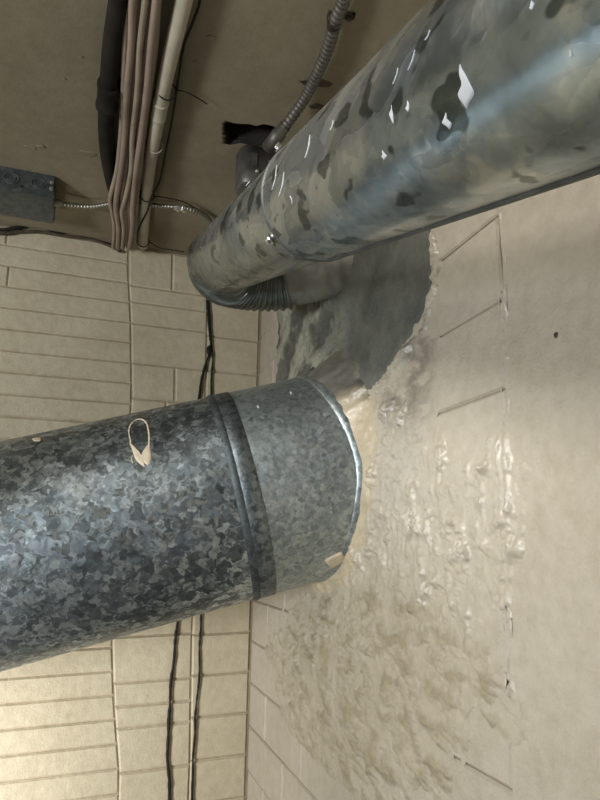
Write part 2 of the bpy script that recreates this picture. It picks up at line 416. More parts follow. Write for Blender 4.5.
def nz(Y, Z, fy, fz, seed, octv=4, H=0.9):
    out = np.empty(Y.shape); f = out.ravel(); yy = Y.ravel(); z_ = Z.ravel()
    for i in range(len(f)): f[i] = noise.fractal(Vector((yy[i]*fy, z_[i]*fz, seed)), H, 2.1, octv)
    return out
DUCT_P = Vector((W, 2.006, CAMZ+0.145)); DUCT_A = Vector((1, -0.195, 0.277)).normalized(); DUCT_R = 0.345
COLLAR_C = on_right(350, 262)
def relief(name, y0, y1, z0, z1, step, hfun, m, parent):
    ys = np.arange(y0, y1, step); zs = np.arange(z0, z1, step); Y, Z = np.meshgrid(ys, zs)
    h, keep, tint = hfun(Y, Z)
    idx = -np.ones(Y.shape, int); nv, ny = Y.shape
    kf = keep[:-1, :-1] & keep[1:, :-1] & keep[:-1, 1:] & keep[1:, 1:]
    used = np.zeros(Y.shape, bool)
    for a in (0, 1):
        for b in (0, 1): used[a:nv-1+a, b:ny-1+b] |= kf
    idx[used] = np.arange(used.sum())
    V = np.stack([W-h[used], Y[used], Z[used]], 1)
    J, I = np.nonzero(kf)
    F = np.stack([idx[J, I], idx[J+1, I], idx[J+1, I+1], idx[J, I+1]], 1)
    me = bpy.data.meshes.new(name); me.from_pydata(V.tolist(), [], F.tolist())
    ca = me.color_attributes.new('tint', 'FLOAT_COLOR', 'POINT')
    T = np.concatenate([tint[used], np.ones((used.sum(), 1))], 1).astype(np.float32)
    ca.data.foreach_set('color', T.ravel())
    o = link(name, me, m, parent, True)
    return o
# distance from the duct mouth on the wall
def duct_mouth(Y, Z):
    v = np.stack([np.full(Y.shape, W)-DUCT_P.x, Y-DUCT_P.y, Z-DUCT_P.z], -1); a = np.array(DUCT_A)
    p = v-(v@a)[..., None]*a
    return np.linalg.norm(p, axis=-1)-DUCT_R
HEAVY = [(330, 385), (372, 398), (400, 395), (440, 430), (470, 455), (505, 430), (528, 470), (530, 530), (505, 600), (490, 610), (470, 660), (455, 620), (430, 610), (400, 580), (372, 575), (345, 590), (320, 540)]
ROUGH = [(262, 640), (300, 595), (350, 575), (400, 570), (470, 620), (505, 665), (535, 700), (530, 735), (505, 735), (480, 720), (460, 760), (470, 800), (330, 830), (300, 760), (275, 700)]
EDGE = [(432, 236), (437, 265), (433, 290), (424, 325), (408, 352), (388, 378), (374, 398), (360, 410)]
GREY = [(283, 296), (300, 225), (436, 210), (433, 250), (436, 285), (424, 318), (405, 347), (385, 378), (368, 395), (330, 400), (282, 392)]
CRACK = [(497, 214), (501, 250), (503, 300), (504, 360), (505, 400), (503, 445), (508, 500), (510, 560), (506, 587), (508, 640), (509, 694)]
STAIN = [(380, 350), (412, 335), (436, 322), (442, 360), (438, 410), (425, 440), (400, 450), (372, 420)]
def h_plaster(Y, Z):
    n1 = nz(Y, Z, 9, 5, 1.3); n2 = nz(Y, Z, 34, 17, 4.1); n3 = nz(Y, Z, 95, 60, 9.0, 3); n4 = nz(Y, Z, 18, 18, 14.0)
    
    sd1 = poly_sdf(Y, Z, HEAVY)+n4*0.035; sd2 = poly_sdf(Y, Z, ROUGH)+n4*0.06
    m1 = sstep(-0.05, 0.07, sd1); m2 = sstep(-0.05, 0.10, sd2)
    dm = duct_mouth(Y, Z); mm = sstep(0.10, 0.0, dm)*sstep(2.9, 2.3, Y)
    de = line_d(Y, Z, EDGE)+n2*0.012; me_ = sstep(0.030, 0.006, de)
    dc = np.minimum(line_d(Y+0.010, Z, CRACK), line_d(Y-0.012, Z, CRACK)+.004)+n2*0.006; cz = sstep(1.3-0.5, 1.3-0.1, Z); mc = sstep(0.014, 0.003, dc)*(0.45+0.55*sstep(-0.1, 0.5, nz(Y, Z, 9, 12, 31.0, 3)))
    # fat ridge of lumps around the crack in the heavy zone
    blob = sstep(0.10, 0.35, n2+n4*.4)*m1
    gsd = poly_sdf(Y, Z, [(p[0], p[1]) for p in GREY])
    sm = nz(Y, Z, 55, 14, 41.0, 3)
    runs = np.clip(1-np.abs(nz(Y+0.04*n1, Z, 17, 5, 22.0, 4))*3.4, 0, 1)
    runs = runs*sstep(-.15, .25, nz(Y, Z, 8, 7, 50.0, 2))
    flat = 0.35+0.65*sstep(-.12, .2, nz(Y, Z, 11, 8, 61.0, 2))
    iso = nz(Y, Z, 12, 24, 71.0, 5, 0.75); ter = sstep(0.02, 0.06, nz(Y, Z, 10, 20, 83.0, 5, .7))+sstep(0.16, 0.2, nz(Y, Z, 7, 15, 93.0, 5, .7)); m3 = sstep(-0.02, 0.03, poly_sdf(Y, Z, STAIN)+n2*.02)
    h = -0.005+m1*(0.0085+flat*(0.019*runs**1.8+0.003*n2+0.0012*n3+0.006*blob+0.009*iso+.002*ter))
    h += m2*(0.0076+flat*(0.0105*iso+0.0016*n3)+0.0022*ter)*(1-m1*0.8)
    h = np.maximum(h, m3*0.002-0.005+m3*(0.0045+0.003*iso))
    h = np.where(np.maximum(m1, m2) > 0.6, np.maximum(h, 0.0008+0.001*n2), h)
    h += me_*(0.010+0.016*iso+0.004*n3)
    h += mc*(0.0066+0.016*np.clip(n2, -.1, 1)+.004*iso)
    # sunken thin gap along the crack centre
    h -= sstep(0.0035, 0.0005, np.abs(line_d(Y, Z, CRACK)))*0.004*mc
    # upper light stain sits under the cement
    h = np.where(gsd > 0.012, -0.02, h)
    dc0 = line_d(Y, Z, CRACK)
    keep = (h > -0.003) & (dm > 0.004) & ~((dc0 < 0.0035) & (m1 < 0.3)) & (gsd < 0.014)
    t = np.ones(Y.shape+(3,))
    grey = sstep(0.13, 0.0, line_d(Y, Z, [(418, 350), (414, 385), (416, 405), (395, 402)])+n1*0.04+iso*0.05)*(0.45+0.55*sstep(-.2, .25, iso))
    grey = np.clip(grey, 0, 1)[..., None]
    t = t*(1-grey*np.array([0.48, 0.48, 0.46]))
    yel = (mm*sstep(.18, .0, dm))[..., None]; t = t*(1-yel*np.array([-0.06, 0.0, 0.12]))
    brn = (m2*(1-m1)*(0.25+1.3*np.clip(iso+.1, 0, .6)))[..., None]; t = t*(1-brn*np.array([0.30, 0.33, 0.42]))
    return h, keep, t
relief('plaster_patch', 0.90, 2.72, Z0-0.78, Z0+0.95, 0.0042, h_plaster, M_PLASTER, wall_right)
def h_grey(Y, Z):
    n1 = nz(Y, Z, 8, 8, 2.3); n2 = nz(Y, Z, 30, 24, 5.1); n3 = nz(Y, Z, 110, 110, 8.0, 3)
    sd = poly_sdf(Y, Z, GREY)+n2*0.012
    edge = sstep(-0.004, 0.03, sd)
    rc = np.hypot(Y-COLLAR_C.y, Z-COLLAR_C.z)-0.115
    dm = duct_mouth(Y, Z)
    left = sstep(1.72, 1.98, Y)
    boss = sstep(0.09, 0.0, rc)*0.03+left*0.028+left*sstep(0.10, 0.0, dm)*0.03
    rough = 0.25+0.75*left
    h = -0.004+edge*(0.010+boss+rough*(0.012*n1+0.006*n2)+0.0008*n3)
    keep = (sd > 0.0) & (dm > 0.0) & (rc > -0.03)
    t = np.ones(Y.shape+(3,))*(1.0)
    lt = (left*sstep(-0.1, 0.35, n1+n2*.35))[..., None]
    t = t*(0.62+0.95*lt*np.array([1.0, 0.97, 0.88]))
    return h, keep, t
relief('cement_patch', 1.2, 2.72, Z0+0.2, Z0+1.15, 0.006, h_grey, M_MORTAR, wall_right)
# small pock mark and nail holes in the right wall
for x, y, s in [(556, 335, .006), (437, 286, .004), (503, 292, .005), (345, 570, .012)]:
    bm = bmesh.new(); c = on_right(x, y); bmesh.ops.create_icosphere(bm, subdivisions=2, radius=s)
    for v in bm.verts: v.co = Vector((v.co.x*.35, v.co.y*(1+.3*math.sin(v.co.z*900)), v.co.z))+c
    bobj('pock_mark', bm, M_RUST, wall_right, True)

# ------------------------------------------------------------------ large duct
def frame(a):
    e = a.cross(Vector((0, 0, 1))).normalized(); return e, e.cross(a).normalized()
def sheet(bm, P, a, rings, seg=112, fcap=None):
    """rings: list of (t or function(phi-point)->t, radius)"""
    e, g = frame(a); R = []
    for t, r in rings:
        rr = []
        for k in range(seg):
            ph = 2*PI*k/seg; q = P+(e*math.cos(ph)+g*math.sin(ph))*r
            tt = t(q) if callable(t) else t
            p = q+a*tt
            w = noise.noise(Vector((ph*1.2, tt*4.0, r*3)))*0.0012
            rr.append(bm.verts.new(p+(e*math.cos(ph)+g*math.sin(ph))*w))
        R.append(rr)
    for A_, B_ in zip(R, R[1:]):
        for k in range(seg): bm.faces.new((A_[k], A_[(k+1) % seg], B_[(k+1) % seg], B_[k]))
    return R
def clos(z):
    u = min(1, max(0, (z+0.2)/1.2)); return 0.018+0.092*u*u*(3-2*u)
duct = empty('round_duct', DUCT_P, 'large galvanised round duct with coarse spangle entering the right wall', 'duct')
SEAM = -0.3275
def wallcut(off): return lambda q: (W-off-q.x)/DUCT_A.x
bm = bmesh.new()
ts = [SEAM-0.004-i*0.05 for i in range(0, 32)]
sheet(bm, DUCT_P, DUCT_A, [(t, DUCT_R-0.0015) for t in ts])
o = bobj('duct_section', bm, M_GALV, duct, True); o['label'] = 'long duct section with coarse crystal spangle'
bm = bmesh.new()
e_, g_ = frame(DUCT_A)
def lerp_t(f): return lambda q: SEAM*(1-f)+f*((W+0.03-q.x)/DUCT_A.x)
sheet(bm, DUCT_P, DUCT_A, [(lerp_t(f/10), DUCT_R) for f in range(11)])
o = bobj('duct_section', bm, M_GALV_FINE, duct, True); o['label'] = 'short duct section with fine spangle at the wall'
bm = bmesh.new()   # rolled bead at the joint
prof = [(SEAM-0.012, DUCT_R-0.001), (SEAM-0.008, DUCT_R+0.002), (SEAM-0.001, DUCT_R+0.0045), (SEAM+0.007, DUCT_R+0.0045), (SEAM+0.013, DUCT_R+0.002), (SEAM+0.016, DUCT_R+0.0005)]
sheet(bm, DUCT_P, DUCT_A, prof); bobj('joint_bead', bm, M_BAND, duct, True)
bm = bmesh.new()
sheet(bm, DUCT_P, DUCT_A, [(SEAM+0.010, DUCT_R+0.0015), (SEAM+0.012, DUCT_R+0.003), (SEAM+0.062, DUCT_R+0.003), (SEAM+0.064, DUCT_R-0.001)])
bobj('joint_band', bm, M_GBAND, duct, True)
bm = bmesh.new()   # flanged strip against the wall
def flcut(off): return lambda q: (W-q.x)/DUCT_A.x-off-(clos((q-DUCT_P).z/DUCT_R)-.018)
sheet(bm, DUCT_P, DUCT_A, [(flcut(0.036), DUCT_R), (flcut(0.034), DUCT_R+0.0035), (flcut(0.015), DUCT_R+0.0045), (flcut(0.0), DUCT_R+0.004)])
bobj('end_flange', bm, M_GALV_FINE, duct, True)
def on_cyl(P, a, R, x, y):
    """point of the cylinder hit by the surveyed sight line"""
    v = ray(x, y).normalized(); w = O-P
    vp = v-a*v.dot(a); wp = w-a*w.dot(a)
    A_, B_, C_ = vp.dot(vp), 2*vp.dot(wp), wp.dot(wp)-R*R
    d = B_*B_-4*A_*C_
    if d < 0: d = 0
    s = (-B_-math.sqrt(d))/(2*A_)
    return O+v*s
def cyl_patch(name, P, a, R, pts, m, parent, th=0.0012, label=None, n=3):
    """thin skin of paint wrapped on the sheet: outline pts, real thickness"""
    bm = bmesh.new()
    if len(pts) > 5:
        v3 = [Vector((p[0], p[1], 0)) for p in pts]; v3 = v3[-2:]+v3+v3[:2]; sm = catmull(v3, 3)[6:-7]
        pts = [(p.x, p.y) for p in sm]
    c2 = (sum(p[0] for p in pts)/len(pts), sum(p[1] for p in pts)/len(pts))
    rings = []
    for f, hgt in ((1.0, -0.001), (0.93, th*0.7), (0.6, th), (0.3, th)):
        rr = []
        for p in pts:
            x = c2[0]+(p[0]-c2[0])*f; y = c2[1]+(p[1]-c2[1])*f
            q = on_cyl(P, a, R, x, y); nn = (q-P)-a*(q-P).dot(a); nn.normalize()
            rr.append(bm.verts.new(P+a*(q-P).dot(a)+nn*(R+hgt)))
        rings.append(rr)
    k = len(pts)
    for A_, B_ in zip(rings, rings[1:]):
        for i in range(k): bm.faces.new((A_[i], A_[(i+1) % k], B_[(i+1) % k], B_[i]))
    bm.faces.new(rings[-1])
    o = bobj(name, bm, m, parent, True)
    if label: o['label'] = label
    return o
def cyl_stroke(name, P, a, R, pts, wid, m, parent, th=0.0014, label=None):
    path = [on_cyl(P, a, R, *p) for p in pts]; path = resample(catmull(path, 6), 0.004)
    bm = bmesh.new(); rows = []
    for i, p in enumerate(path):
        t = (path[min(i+1, len(path)-1)]-path[max(i-1, 0)]).normalized()
        nn = (p-P)-a*(p-P).dot(a); nn.normalize(); s = t.cross(nn).normalized()
        w = wid*(0.55+0.9*abs(noise.noise(p*90)))*min(1, (i+1)/3, (len(path)-i)/3)
        b_ = P+a*(p-P).dot(a)+nn*R
        rows.append([bm.verts.new(b_-s*w-nn*0.0006), bm.verts.new(b_-s*w*.6+nn*th), bm.verts.new(b_+s*w*.6+nn*th), bm.verts.new(b_+s*w-nn*0.0006)])
    for A_, B_ in zip(rows, rows[1:]):
        for k in range(3): bm.faces.new((A_[k], A_[k+1], B_[k+1], B_[k]))
    o = bobj(name, bm, m, parent, True)
    if label: o['label'] = label
    return o
cyl_stroke('paint_drip', DUCT_P, DUCT_A, DUCT_R, [(131, 443), (129, 431), (132, 423), (139, 419), (146, 422), (149, 434), (149, 448)], 0.0035, M_CREAM, duct, label='cream paint loop')
cyl_patch('paint_drip', DUCT_P, DUCT_A, DUCT_R, [(129, 442), (134, 447), (140, 455), (147, 445), (150, 447), (151, 459), (148, 465), (143, 462), (145, 467), (139, 463), (133, 455)], M_CREAM, duct, label='cream paint blob')
cyl_stroke('paint_drip', DUCT_P, DUCT_A, DUCT_R, [(131, 457), (133, 464)], 0.0025, M_CREAM, duct)
cyl_patch('paint_drip', DUCT_P, DUCT_A, DUCT_R, [(32, 439), (37, 437), (42, 438), (40, 441), (34, 441)], M_CREAM, duct)
cyl_patch('paint_drip', DUCT_P, DUCT_A, DUCT_R, [(324, 561), (332, 556), (341, 552), (347, 555), (346, 562), (338, 566), (328, 568)], M_CREAM, duct, th=0.004)
for x, y in ((234, 423), (258, 407), (291, 393)):
    cyl_patch('paint_drip', DUCT_P, DUCT_A, DUCT_R, [(x-1.5, y-1), (x, y-2), (x+1.5, y), (x, y+1.5)], M_SMEAR, duct, th=0.001)
# bend of the duct outside the frame, turning down to the floor
tail = DUCT_P+DUCT_A*ts[-1]
bm = bmesh.new(); pts = [tail+DUCT_A*0.03, tail-DUCT_A*0.12, tail-DUCT_A*0.25+Vector((0, -0.05, -0.04)), tail-DUCT_A*0.38+Vector((0, -0.08, -0.16)), tail-DUCT_A*0.44+Vector((0, -0.10, -0.38)), tail-DUCT_A*0.44+Vector((0, -0.10, -0.52))]
tube(bm, catmull(pts, 4), DUCT_R+0.001, 64, caps=False); bobj('duct_bend', bm, M_GALV, duct, True)

# cement and cream plaster packed around the duct where it enters the wall
zgrey = on_right(345, 412).z
def fillet():
    e, g = frame(DUCT_A); bm = bmesh.new(); nph, nr = 260, 26
    lay = bm.verts.layers.float_color.new('tint'); grid = []
    for i in range(nph):
        ph = 2*PI*i/nph; d = e*math.cos(ph)+g*math.sin(ph)
        up_ = max(0.0, d.z); far = max(0.0, d.y); near = max(0.0, -d.y)
        s = clos(d.z)
        w = 0.05+0.06*up_+0.03*near*(1-up_)
        nn_ = noise.fractal(d*5, 0.9, 2.1, 4); s *= 1+0.10*nn_; w *= 1+0.3*nn_
        row = []
        for j in range(nr):
            f = j/(nr-1)
            q = DUCT_P+d*(DUCT_R-0.002+w*f)
            base = q+DUCT_A*((W-q.x)/DUCT_A.x)
            hh = s*(1-f)**1.7
            wob = (noise.fractal(base*22, 0.9, 2.1, 4)*0.010+noise.fractal(base*70, .9, 2.1, 3)*0.003)*min(1, f*3)*(1-f*.4)
            p = base-Vector((1, 0, 0))*0+DUCT_A*(-hh)-Vector((wob+0.003*(1-f)-0.009*f**3, 0, 0))
            if p.y > D-.01: p.y = D-.01
            v = bm.verts.new(p)
            greyf = min(1, max(0, (base.z-zgrey+0.05*noise.fractal(base*14, .9, 2.1, 3)+0.15*far)*16))
            c1 = Vector((1.06, 1.0, 0.88)); c2 = Vector((0.30, 0.31, 0.32))*(1.0+.5*noise.fractal(base*18+Vector((5, 0, 0)), .9, 2.1, 3))
            c = c1.lerp(c2, greyf); v[lay] = (c.x, c.y, c.z, 1); row.append(v)
        grid.append(row)
    for i in range(nph):
        A_, B_ = grid[i], grid[(i+1) % nph]
        for j in range(nr-1): bm.faces.new((A_[j], A_[j+1], B_[j+1], B_[j]))
    o = bobj('plaster_collar', bm, M_PLASTER, wall_right, True); o['label'] = 'cement and cream plaster packed around the big duct'
fillet()

# ------------------------------------------------------------------ upper vent pipe
PP = Vector((0.38469, 0.92839, CAMZ+0.54382)); PA = Vector((0.02902, 1, 0.26597)).normalized(); PR = 0.1057
pipe = empty('vent_pipe', PP, 'smooth galvanised vent pipe crossing under the ceiling with flexible elbow', 'pipe')
bm = bmesh.new()
sheet(bm, PP, PA, [(0.004-i*0.06, PR) for i in range(0, 42)]+[], 80)
bobj('pipe_section', bm, M_PIPE, pipe, True)
bm = bmesh.new(); L1 = 0.93
sheet(bm, PP, PA, [(-0.03, PR-0.004), (0.0, PR-0.004), (0.3, PR-0.004), (0.6, PR-0.004), (L1-0.012, PR-0.004), (L1-0.004, PR-0.007), (L1, PR-0.012), (L1, PR-0.016)], 80)
o = bobj('pipe_section', bm, M_PIPE, pipe, True)
bm = bmesh.new()
sheet(bm, PP, PA, [(-0.006, PR-0.001), (-0.003, PR+0.0018), (0.003, PR+0.0018), (0.0045, PR-0.004)], 80)
bobj('pipe_lip', bm, M_DARKM, pipe, True)
bm = bmesh.new()   # longitudinal lock seam low on the pipe
e2, g2 = frame(PA)
qa = on_cyl(PP, PA, PR, 470, 213); qn = (qa-PP)-PA*(qa-PP).dot(PA); qn.normalize(); sd_ = PA.cross(qn)
rows = []
for i in range(42):
    b_ = PP+PA*(-0.006-i*0.05)
    rows.append([bm.verts.new(b_+(qn*math.cos(w/PR)+sd_*math.sin(w/PR))*(PR+h)) for w, h in ((-.006, -.001), (-.005, .003), (.005, .003), (.006, -.001))])
for A_, B_ in zip(rows, rows[1:]):
    for k in range(3): bm.faces.new((A_[k], A_[k+1], B_[k+1], B_[k]))
bobj('lock_seam', bm, M_DARKM, pipe, True)
# screw holding the joint
def hexscrew(c, n, r, m, parent, name='screw'):
    bm = bmesh.new(); e = n.cross(Vector((0, 0, 1))).normalized(); g = n.cross(e)
    def ring(rad, h, s=6): return [bm.verts.new(c+n*h+(e*math.cos(2*PI*k/s)+g*math.sin(2*PI*k/s))*rad) for k in range(s)]
    a = ring(r*1.5, 0, 12); b_ = ring(r*1.5, r*.35, 12); bm.faces.new(b_)
    for k in range(12): bm.faces.new((a[k], a[(k+1) % 12], b_[(k+1) % 12], b_[k]))
    a = ring(r, r*.35); b_ = ring(r, r*1.2); c_ = ring(r*.8, r*1.4)
    for A_, B_ in ((a, b_), (b_, c_)):
        for k in range(6): bm.faces.new((A_[k], A_[(k+1) % 6], B_[(k+1) % 6], B_[k]))
    bm.faces.new(c_); return bobj(name, bm, m, parent)
q = on_cyl(PP, PA, PR, 269, 241); nn = (q-PP)-PA*(q-PP).dot(PA); nn.normalize()
hexscrew(q-nn*0.003, nn, 0.006, M_ZINC, o)
q = on_cyl(PP, PA, PR, 280, 148); nn = (q-PP)-PA*(q-PP).dot(PA); nn.normalize()
hexscrew(q, nn, 0.006, M_ZINC, pipe)
# white scuffs
def blade(x, y, w, h, lean=0.0):
    L_, R_ = [], []
    for k in range(11):
        t = k/10; hw = w*.5*math.sin(PI*min(1, .04+t*.94)**1.5)*(1+.25*math.sin(t*11+x)); c = x+h*lean*(t-.5)+w*.12*math.sin(t*7+y)
        L_.append((c-hw, y+h*(t-.5))); R_.append((c+hw*.8, y+h*(t-.5)))
    return L_+R_[::-1]
for x, y, w, h, ln_ in [(465, 86, 15, 46, .15), (447, 121, 8, 17, .25), (392, 114, 4, 20, .1), (408, 106, 4, 12, 0.05), (532, 5, 5, 10, 0), (571, 53, 4, 10, -0.1), (384, 155, 5, 10, .2)]:
    cyl_patch('white_scuff', PP, PA, PR, blade(x, y, w, h, ln_), M_SMEAR, pipe, th=0.0006)
for p0, p1 in [((415, 50), (408, 70)), ((398, 68), (393, 84)), ((310, 135), (305, 158)), ((277, 165), (272, 190)), ((284, 172), (279, 196)), ((290, 196), (292, 204)), ((430, 30), (425, 40)), ((240, 172), (246, 186)), ((333, 120), (330, 130))]:
    mid = ((p0[0]+p1[0])/2+1, (p0[1]+p1[1])/2)
    cyl_stroke('white_scuff', PP, PA, PR, [p0, mid, p1], 0.0012, M_SMEAR, pipe, th=0.0006)
# flexible elbow: ribbed, turning toward the wall
EA = PP+PA*(L1-0.06)+Vector((0, 0, -0.012))
CC = COLLAR_C; _v = ray(286, 276); CB = O+_v*((CC-O).dot(FW)+0.015); CD = (CC-CB).normalized()
pth = []
h0, h1 = EA, CB
for i in range(61):
    t = i/60; b0 = (1-t)**3; b1 = 3*t*(1-t)**2; b2 = 3*t*t*(1-t); b3 = t**3
    pth.append(h0*b0+(h0+PA*0.17)*b1+(h1-CD*0.10)*b2+h1*b3)
pth = resample(pth, 0.0028)
bm = bmesh.new()
tube(bm, pth, lambda i, n: (PR-0.016+0.022*min(1, i/(n*.35)))+0.004*math.sin(i*2*PI/7), 64, caps=False)
bobj('flexible_elbow', bm, M_FLEX, pipe, True)
bm = bmesh.new()
pts = resample([CB-CD*0.01, CC+CD*0.06], 0.006)
rg = tube(bm, pts, lambda i, n: PR-0.002, 64, caps=False)
for ring in rg:
    for v in ring:
        c = CB+CD*(v.co-CB).dot(CD); dd = v.co-c
        v.co = c+dd*(1+0.05*noise.fractal(v.co*26, 0.9, 2.1, 4)+0.02)
bobj('cemented_stub', bm, plain('smeared grey metal stub', (0.33, 0.32, 0.28), 0.5, 0.45, 0.35, 11, 0.6), pipe, True)

# ------------------------------------------------------------------ electrical things on the ceiling
def ceiltube(name, pix, r, drop, m, parent=None, seg=14, step=0.012, rf=None):
    pts = [on_ceil(p[0], p[1], p[2] if len(p) > 2 else drop) for p in pix]
    pts = resample(catmull(pts, 8), step)
    if pix[0][1] < -20:      # runs on along the ceiling behind the viewer
        d = (pts[0]-pts[1]).normalized(); d = Vector((d.x*.3, -1, 0)); d.z = 0
        pts = [pts[0]+d*1.6, pts[0]+d*.8, pts[0]+d*.1]+pts
    bm = bmesh.new()
    tube(bm, pts, rf or r, seg); return bobj(name, bm, m, parent, True), pts
# junction box
jb_o = empty('junction_box', (0, 0, 0), 'grey metal junction box with round knockouts on the ceiling', 'box')
tr = on_ceil(56, 176); bx_h = 0.0
for hh in np.arange(0.03, 0.2, 0.002):      # height of the front face, read from its lower corner
    v = ray(57, 199); p = O+v*(tr.y/v.y)
    bx_h = ZC-p.z; break
x1 = tr.x; yF = tr.y; x0 = x1-0.42; _v = ray(58, 225); yB = min(_v.y*(ZC-bx_h-CAMZ)/_v.z, D-0.015)
bm = bmesh.new(); box(bm, ((x0+x1)/2, (yF+yB)/2, ZC-bx_h/2), (x1-x0, yB-yF, bx_h), bevel=0.004)
bobj('box_body', bm, M_BOX, jb_o)
bm = bmesh.new()   # folded lid flange
box(bm, ((x0+x1)/2, yF-0.001, ZC-bx_h+0.004), (x1-x0+0.004, 0.006, 0.012), bevel=0.0015); lid_ = bobj('lid_edge', bm, M_BOX, jb_o)
for i, (dx, r) in enumerate([(0.055, .024), (0.145, .024), (.24, .024), (.33, .024)]):
    bm = bmesh.new(); c = Vector((x1-dx, yF-0.0015, ZC-bx_h*0.48))
    tube(bm, [c+Vector((math.cos(2*PI*k/28)*r, 0, math.sin(2*PI*k/28)*r*.8)) for k in range(28)], 0.0016, 6, closed=True)
    tube(bm, [c+Vector((math.cos(2*PI*k/28)*r*.6, 0, math.sin(2*PI*k/28)*r*.55)) for k in range(28)], 0.0012, 6, closed=True)
    bobj('knockout', bm, M_BOX, jb_o, True)
for dx in (0.11, 0.20, .30):
    bm = bmesh.new(); c = Vector((x1-dx, yF-0.001, ZC-bx_h+0.022)); tube(bm, [c, c+Vector((0, -0.003, 0))], 0.0042, 12); bobj('screw_hole', bm, M_BLACK, jb_o)
for z_ in (0.03, bx_h-0.035): hexscrew(Vector((x1-0.012, yF-0.002, ZC-z_)), Vector((0, -1, 0)), 0.005, M_ZINC, lid_)
# armoured conduit: spiral ribs
def armor(name, pts, r, pitch, m, parent):
    pts = resample(pts, pitch/5); bm = bmesh.new()
    tube(bm, pts, lambda i, n: r*(1+0.13*math.sin(i*2*PI/5)), 12); return bobj(name, bm, m, parent, True)
ac = empty('armored_conduit', (0, 0, 0), 'thin armoured conduit leaving the junction box toward the vent pipe', 'conduit')
zc_ = 0.06
A0 = Vector((x1, (yF+yB)/2-0.02, ZC-zc_))
pts = catmull([A0, A0+Vector((.12, .01, 0.012)), on_ceil(118, 203, .035), on_ceil(150, 205, .03), on_ceil(176, 207, .03)], 10)
armor('conduit', pts, 0.0085, 0.012, M_ARMOR, ac)
pts2 = catmull([on_ceil(184, 208, .03), on_ceil(196, 211, .03), on_ceil(206, 217, .03), on_ceil(213, 226, .03)], 10)
armor('conduit', pts2, 0.010, 0.012, M_ARMOR, ac)
c0, c1 = on_ceil(174, 207, .03), on_ceil(187, 209, .03)
bm = bmesh.new(); dv = (c1-c0)
tube(bm, [c0, c0+dv*.15, c0+dv*.16, c0+dv*.4, c0+dv*.42, c0+dv*.6, c0+dv*.62, c0+dv*.85, c0+dv*.86, c1], lambda i, n: (.012, .012, .016, .016, .012, .012, .016, .016, .012, .012)[i], 6)
bobj('connector', bm, M_ZINC, ac)['label'] = 'shiny zinc connector'
bm = bmesh.new(); tube(bm, [A0-Vector((.004, 0, 0)), A0+Vector((.022, .002, .001))], .014, 12); bobj('connector', bm, M_ARMOR, ac)
# upper armoured conduit into the ceiling hole
ac2 = empty('armored_conduit', (0, 0, 0), 'armoured conduit curving across the ceiling into the broken hole', 'conduit')
cp = [(352, -30), (344, 0), (336, 20), (328, 48), (318, 72), (305, 98), (290, 122), (275, 142)]
_p0 = on_ceil(352, -30, .032)
pts = catmull([_p0+Vector((.12, -1.0, 0)), _p0+Vector((.05, -.35, 0))]+[on_ceil(x, y, .032) for x, y in cp[:-2]]+[on_ceil(289, 121, .055), on_ceil(268, 148, .085)], 10)
armor('conduit', pts, 0.0150, 0.0150, M_ARMDARK, ac2)
bm = bmesh.new(); a0 = pts[-9]; a1 = pts[-1]
tube(bm, [a0, a0.lerp(a1, .3), a0.lerp(a1, .31), a1], lambda i, n: (.018, .018, .022, .022)[i], 14); bobj('connector', bm, M_ARMDARK, ac2, True)
# strap holding it
st_o = empty('conduit_strap', (0, 0, 0), 'metal one-hole strap clamping the armoured conduit at the frame top', 'strap')
sc_ = on_ceil(334, 24, .032); dirc = (on_ceil(330, 40, .032)-on_ceil(338, 10, .032)).normalized(); sx_ = dirc.cross(Vector((0, 0, 1))).normalized()
if sx_.x < 0: sx_ = -sx_
bm = bmesh.new(); rows = []
prof = [(-.016, .030), (-.016, 0)]+[(-.016*math.cos(a), -.016*math.sin(a)) for a in [PI*k/8 for k in range(1, 8)]]+[(.016, 0), (.016, .026), (.019, .029), (.052, .029)]
for p_, h_ in prof: rows.append([bm.verts.new(sc_+sx_*p_+Vector((0, 0, h_))+dirc*w) for w in (-.011, .011)])
for A_, B_ in zip(rows, rows[1:]): bm.faces.new((A_[0], A_[1], B_[1], B_[0]))
bmesh.ops.solidify(bm, geom=bm.faces[:], thickness=0.002)
sb_ = bobj('band', bm, M_RUST, st_o, False)
hexscrew(sc_+sx_*0.038+Vector((0, 0, .028)), Vector((0, 0, -1)).normalized()+Vector((.001, 0, 0)), .008, M_RUST, sb_)
# old clip plates beside it
for (x, y, w, h_, lab) in [(316, 82, .050, .015, 'old dark clip plate crossing under the conduit, longer of two'), (317, 106, .026, .011, 'short old dark clip plate close to the vent pipe')]:
    c = on_ceil(x, y); bm = bmesh.new(); lo = []; hi = []
    for k in range(20):
        a = 2*PI*k/20; p = sx_*math.cos(a)*w+dirc*math.sin(a)*h_*(1+.2*math.sin(3*a))
        hi.append(bm.verts.new(c+p)); lo.append(bm.verts.new(c+p*.88+Vector((0, 0, -.005))))
    for k in range(20): bm.faces.new((hi[k], hi[(k+1) % 20], lo[(k+1) % 20], lo[k]))
    bm.faces.new(lo); bm.faces.new(hi[::-1])
    tag(bobj('clip_plate', bm, M_RUST), lab, 'clip')
